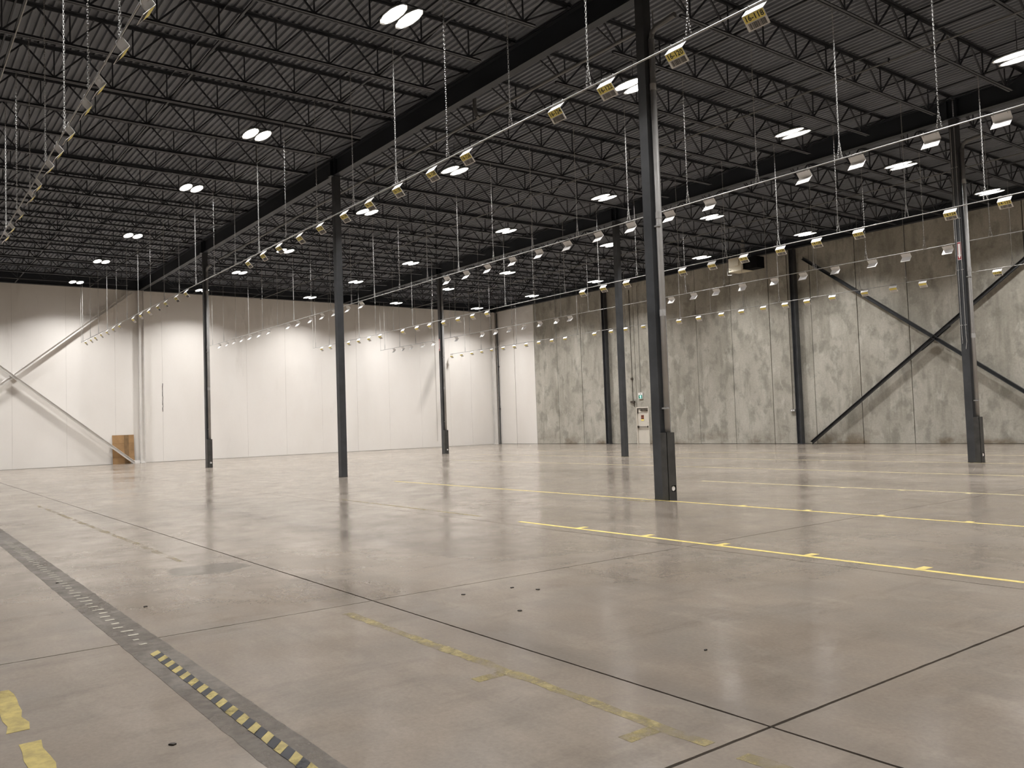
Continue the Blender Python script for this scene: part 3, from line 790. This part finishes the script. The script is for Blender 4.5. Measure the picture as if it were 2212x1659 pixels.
# unit heater hung from the roof before the grey wall
r = empty('unit_heater', (-25.6, 33.4, 8.40), 'cream unit heater with black fan guard hung before the grey wall', 'heater')
MB().box(-.40, .42, -.40, .35, 0, .66).build('cabinet', M['cream'], r)
MB().box(-.05, .22, -.46, -.40, .25, .52).build('control_box', M['cream'], r)
MB().box(-.37, -.24, -.402, -.40, .07, .10).build('name_plate', M['ink'], r)
fan = MB()
for k in range(8):
    fan.box(.42, .47, -.36+.085*k, -.34+.085*k, .06, .62)
fan.box(.42, .46, -.38, .33, .03, .06).box(.42, .46, -.38, .33, .60, .63)
fan.build('louvre', M['black'], r)
MB().box(.47, 1.15, -.30, .30, .02, .56).build('flue_shroud', M['black'], r)
MB().tube((.2, 0, .66), (.2, 0, 1.5), .09, 10).build('flue', M['galv'], r)
for dx in (-.36, .38):
    for dy in (-.3, .3): MB().tube((dx, dy, .66), (dx, dy, Z_DECK-8.40), .008, 6).build('hanger_rod', M['galv'], r)
MB().path([(-.55, -.3, .9), (-.55, -.3, -.10), (-.30, -.3, -.14)], .013, 8).build('gas_pipe', M['galv'], r)

# cardboard sheet leaning on the white wall behind the brace
r = empty('cardboard_sheet', (XW+.02, 10.46, 0), 'flattened brown cardboard sheet leaning on white wall behind brace foot', 'cardboard')
lean = math.atan2(.13, 1.53)
rot = (0, -lean, 0)
def cpart(nm, y0, y1, z0, z1, mat, x0=-.006, x1=.006):
    o = MB().box(x0, x1, y0, y1, z0, z1).build(nm, mat, r, (.16, 0, .002)); o.rotation_euler = rot; return o
for (y0, y1) in ((-.54, .05), (.06, .26), (.27, .54)):
    for (z0, z1) in ((0, .36), (.368, .72), (.728, 1.09), (1.098, 1.54)):
        cpart('flap', y0, y1, z0+.001, z1, M['card'])
cpart('backing', -.54, .54, .0, 1.54, M['cardd'], -.010, -.0055)
cpart('tape', .055, .27, .0, 1.54, M['cardd'], .0061, .0075)

# ------------------------------------------------------------------ floor paint, tape and crumbs
def ribbon(name, x0, x1, y, wid, mat, label, cat, ticks=(), tick_len=.22, tick_dir=1, seg=.12, jag=.003, group='worn yellow floor lines'):
    mb = MB(); n = max(2, int((x1-x0)/seg)); up = []; dn = []
    for i in range(n+1):
        x = x0+(x1-x0)*i/n
        up.append((x, y+wid/2+random.uniform(-jag, jag))); dn.append((x, y-wid/2+random.uniform(-jag, jag)))
    z0, z1 = .0003, .0016
    vs = [(x, yy, z1) for x, yy in up]+[(x, yy, z1) for x, yy in dn]+[(x, yy, z0) for x, yy in up]+[(x, yy, z0) for x, yy in dn]
    N = n+1; fs = []
    for i in range(n):
        fs += [(i, N+i, N+i+1, i+1), (2*N+i, i, i+1, 2*N+i+1), (N+i, 3*N+i, 3*N+i+1, N+i+1)]
    fs += [(0, 2*N, 3*N, N), (n, N+n, 3*N+n, 2*N+n)]
    mb.add(vs, fs)
    o = mb.build(name, mat)
    tag(o, label, cat, group)
    for t in ticks:
        a, b = (y+wid/2, y+wid/2+tick_len) if tick_dir > 0 else (y-wid/2-tick_len, y-wid/2)
        MB().box(t-.045, t+.045, a, b, z0, z1).build('tick_mark', mat, o)
    return o
g12 = [-20.9+1.207*k for k in range(20)]
ribbon('floor_line', -20.5, 2, 11.30, .065, M['paint'], 'yellow floor line passing the foot of the nearest column', 'floor line', [x for x in (-8.9, -7.69, -6.5, -5.29, -4.1, -2.9)], .10, 1)
ribbon('floor_line', -10.2, 2, 7.74, .07, M['paint'], 'bright yellow floor line with ticks in front of the nearest column', 'floor line', [-8.91, -7.65, -6.45, -5.29, -4.09, -2.9], .16, 1)
ribbon('floor_line', -16.5, -11.3, 7.79, .06, M['paint_faint'], 'faded yellow floor line left of the nearest column', 'floor line')
ribbon('floor_line', -13.0, 2, 15.18, .07, M['paint_far'], 'thin pale yellow floor line just beyond the nearest column', 'floor line', [-9.4, -8.2, -7.0, -5.8], .10, -1)
ribbon('floor_line', -30, 2, 19.3, .07, M['paint_far'], 'very pale floor line halfway to the rear columns', 'floor line')
ribbon('floor_line', -34, 2, 23.3, .07, M['paint_far'], 'pale floor line at the feet of the rear columns', 'floor line')
ribbon('floor_line', -34, 2, 27.1, .07, M['paint_far'], 'farthest pale floor line before the grey wall', 'floor line')
ribbon('floor_line', -6.35, -2.62, 3.03, .085, M['paint_faint'], 'broad flaking yellow line in the near foreground', 'floor line', [-4.16, -2.92], .20, -1, jag=.014)
ribbon('floor_line', -2.44, -1.2, 3.04, .085, M['paint_faint'], 'short flaking yellow line at the bottom edge past the joint', 'floor line', jag=.014)
ribbon('floor_line', -22, -10.3, 2.85, .08, M['paint_gone'], 'almost gone yellow line left of the dark spill', 'floor line', jag=.02)
ribbon('floor_line', -5.95, -5.08, .58, .10, M['paint_dash'], 'upper yellow dash at the lower left edge', 'floor line', jag=.012)
ribbon('floor_line', -4.86, -4.1, .60, .10, M['paint_dash'], 'lower yellow dash in the bottom left corner', 'floor line', jag=.012)
ribbon('tape_residue', -17, -2.9, 1.52, .27, M['tape_band'], 'dark grey strip of old tape residue under hazard stripes', 'tape', group='hazard tape', jag=.004)
hz = empty('hazard_tape', (0, 1.52, 0), 'worn black and yellow hazard tape on the near left floor', 'tape', 'hazard tape')
x = -6.22; k = 0
while x < -2.8:
    mt = M['tape_y'] if k % 2 == 0 else M['tape_k']
    j = random.uniform(-.006, .006)
    q4 = [(x+.040, -.035), (x+.040+.0865, -.035), (x-.040+.0865, .035), (x-.040, .035)]
    q4 = [(u+random.uniform(-.004, .004), v+random.uniform(-.003, .003)) for u, v in q4]
    MB().prism(q4, 'z', .0028, .0042).build('stripe', mt, hz)
    x += .0865; k += 1
x = -14.5; k = 0
while x < -6.4:
    MB().box(x, x+.04, -.04+random.uniform(-.02, .02), .03+random.uniform(-.02, .02), .0028, .0036).build('stripe', M['residue'], hz)
    x += .0865*2; k += 1
crumbs = [(-8.13, 5.03, 'left'), (-7.74, 5.27, 'right'), (-7.88, 4.35, 'nearest')]
for (u, v, s, lab) in ((1106, 1270, .03, 'left of two dark crumbs on the open floor'), (1162, 1274, .03, 'right of two dark crumbs on the open floor'), (1001, 1285, .028, 'thin dark crumb left of the two crumbs'),
                       (1123, 1320, .028, 'dark sliver below the two crumbs on the floor'), (314, 1311, .03, 'dark crumb on the slab left of the long joint'), (123, 1260, .03, 'dark crumb lying on the hazard tape strip'),
                       (373, 1609, .028, 'brown crumb at lower left beyond the hazard tape'), (1524, 1405, .02, 'tiny dark crumb right of the long joint')):
    d = CR*((u-1106)/F_PX)-CU*((v-829.5)/F_PX)+CF; p = d*(-CAM_H/d.z)
    s *= .62
    mb = MB().prism([(-s, -s*.5), (s*.7, -s*.7), (s, s*.3), (.1*s, s*.7), (-s*.8, s*.4)], 'z', 0, .007)
    o = mb.build('debris_crumb', M['chip'], None, (p.x, p.y, .0005)); o.rotation_euler = (0, 0, random.uniform(0, 3))
    tag(o, lab, 'debris', 'crumbs on the floor')
# yellow paint marks round the foot of the nearest column
o = MB().box(CX[0]-.5, CX[0]+.1, CY[0]-.42, CY[0]-.34, .0004, .0014).build('floor_line', M['paint_faint']); tag(o, 'smudged yellow patch beside the nearest column foot', 'floor line', 'worn yellow floor lines')
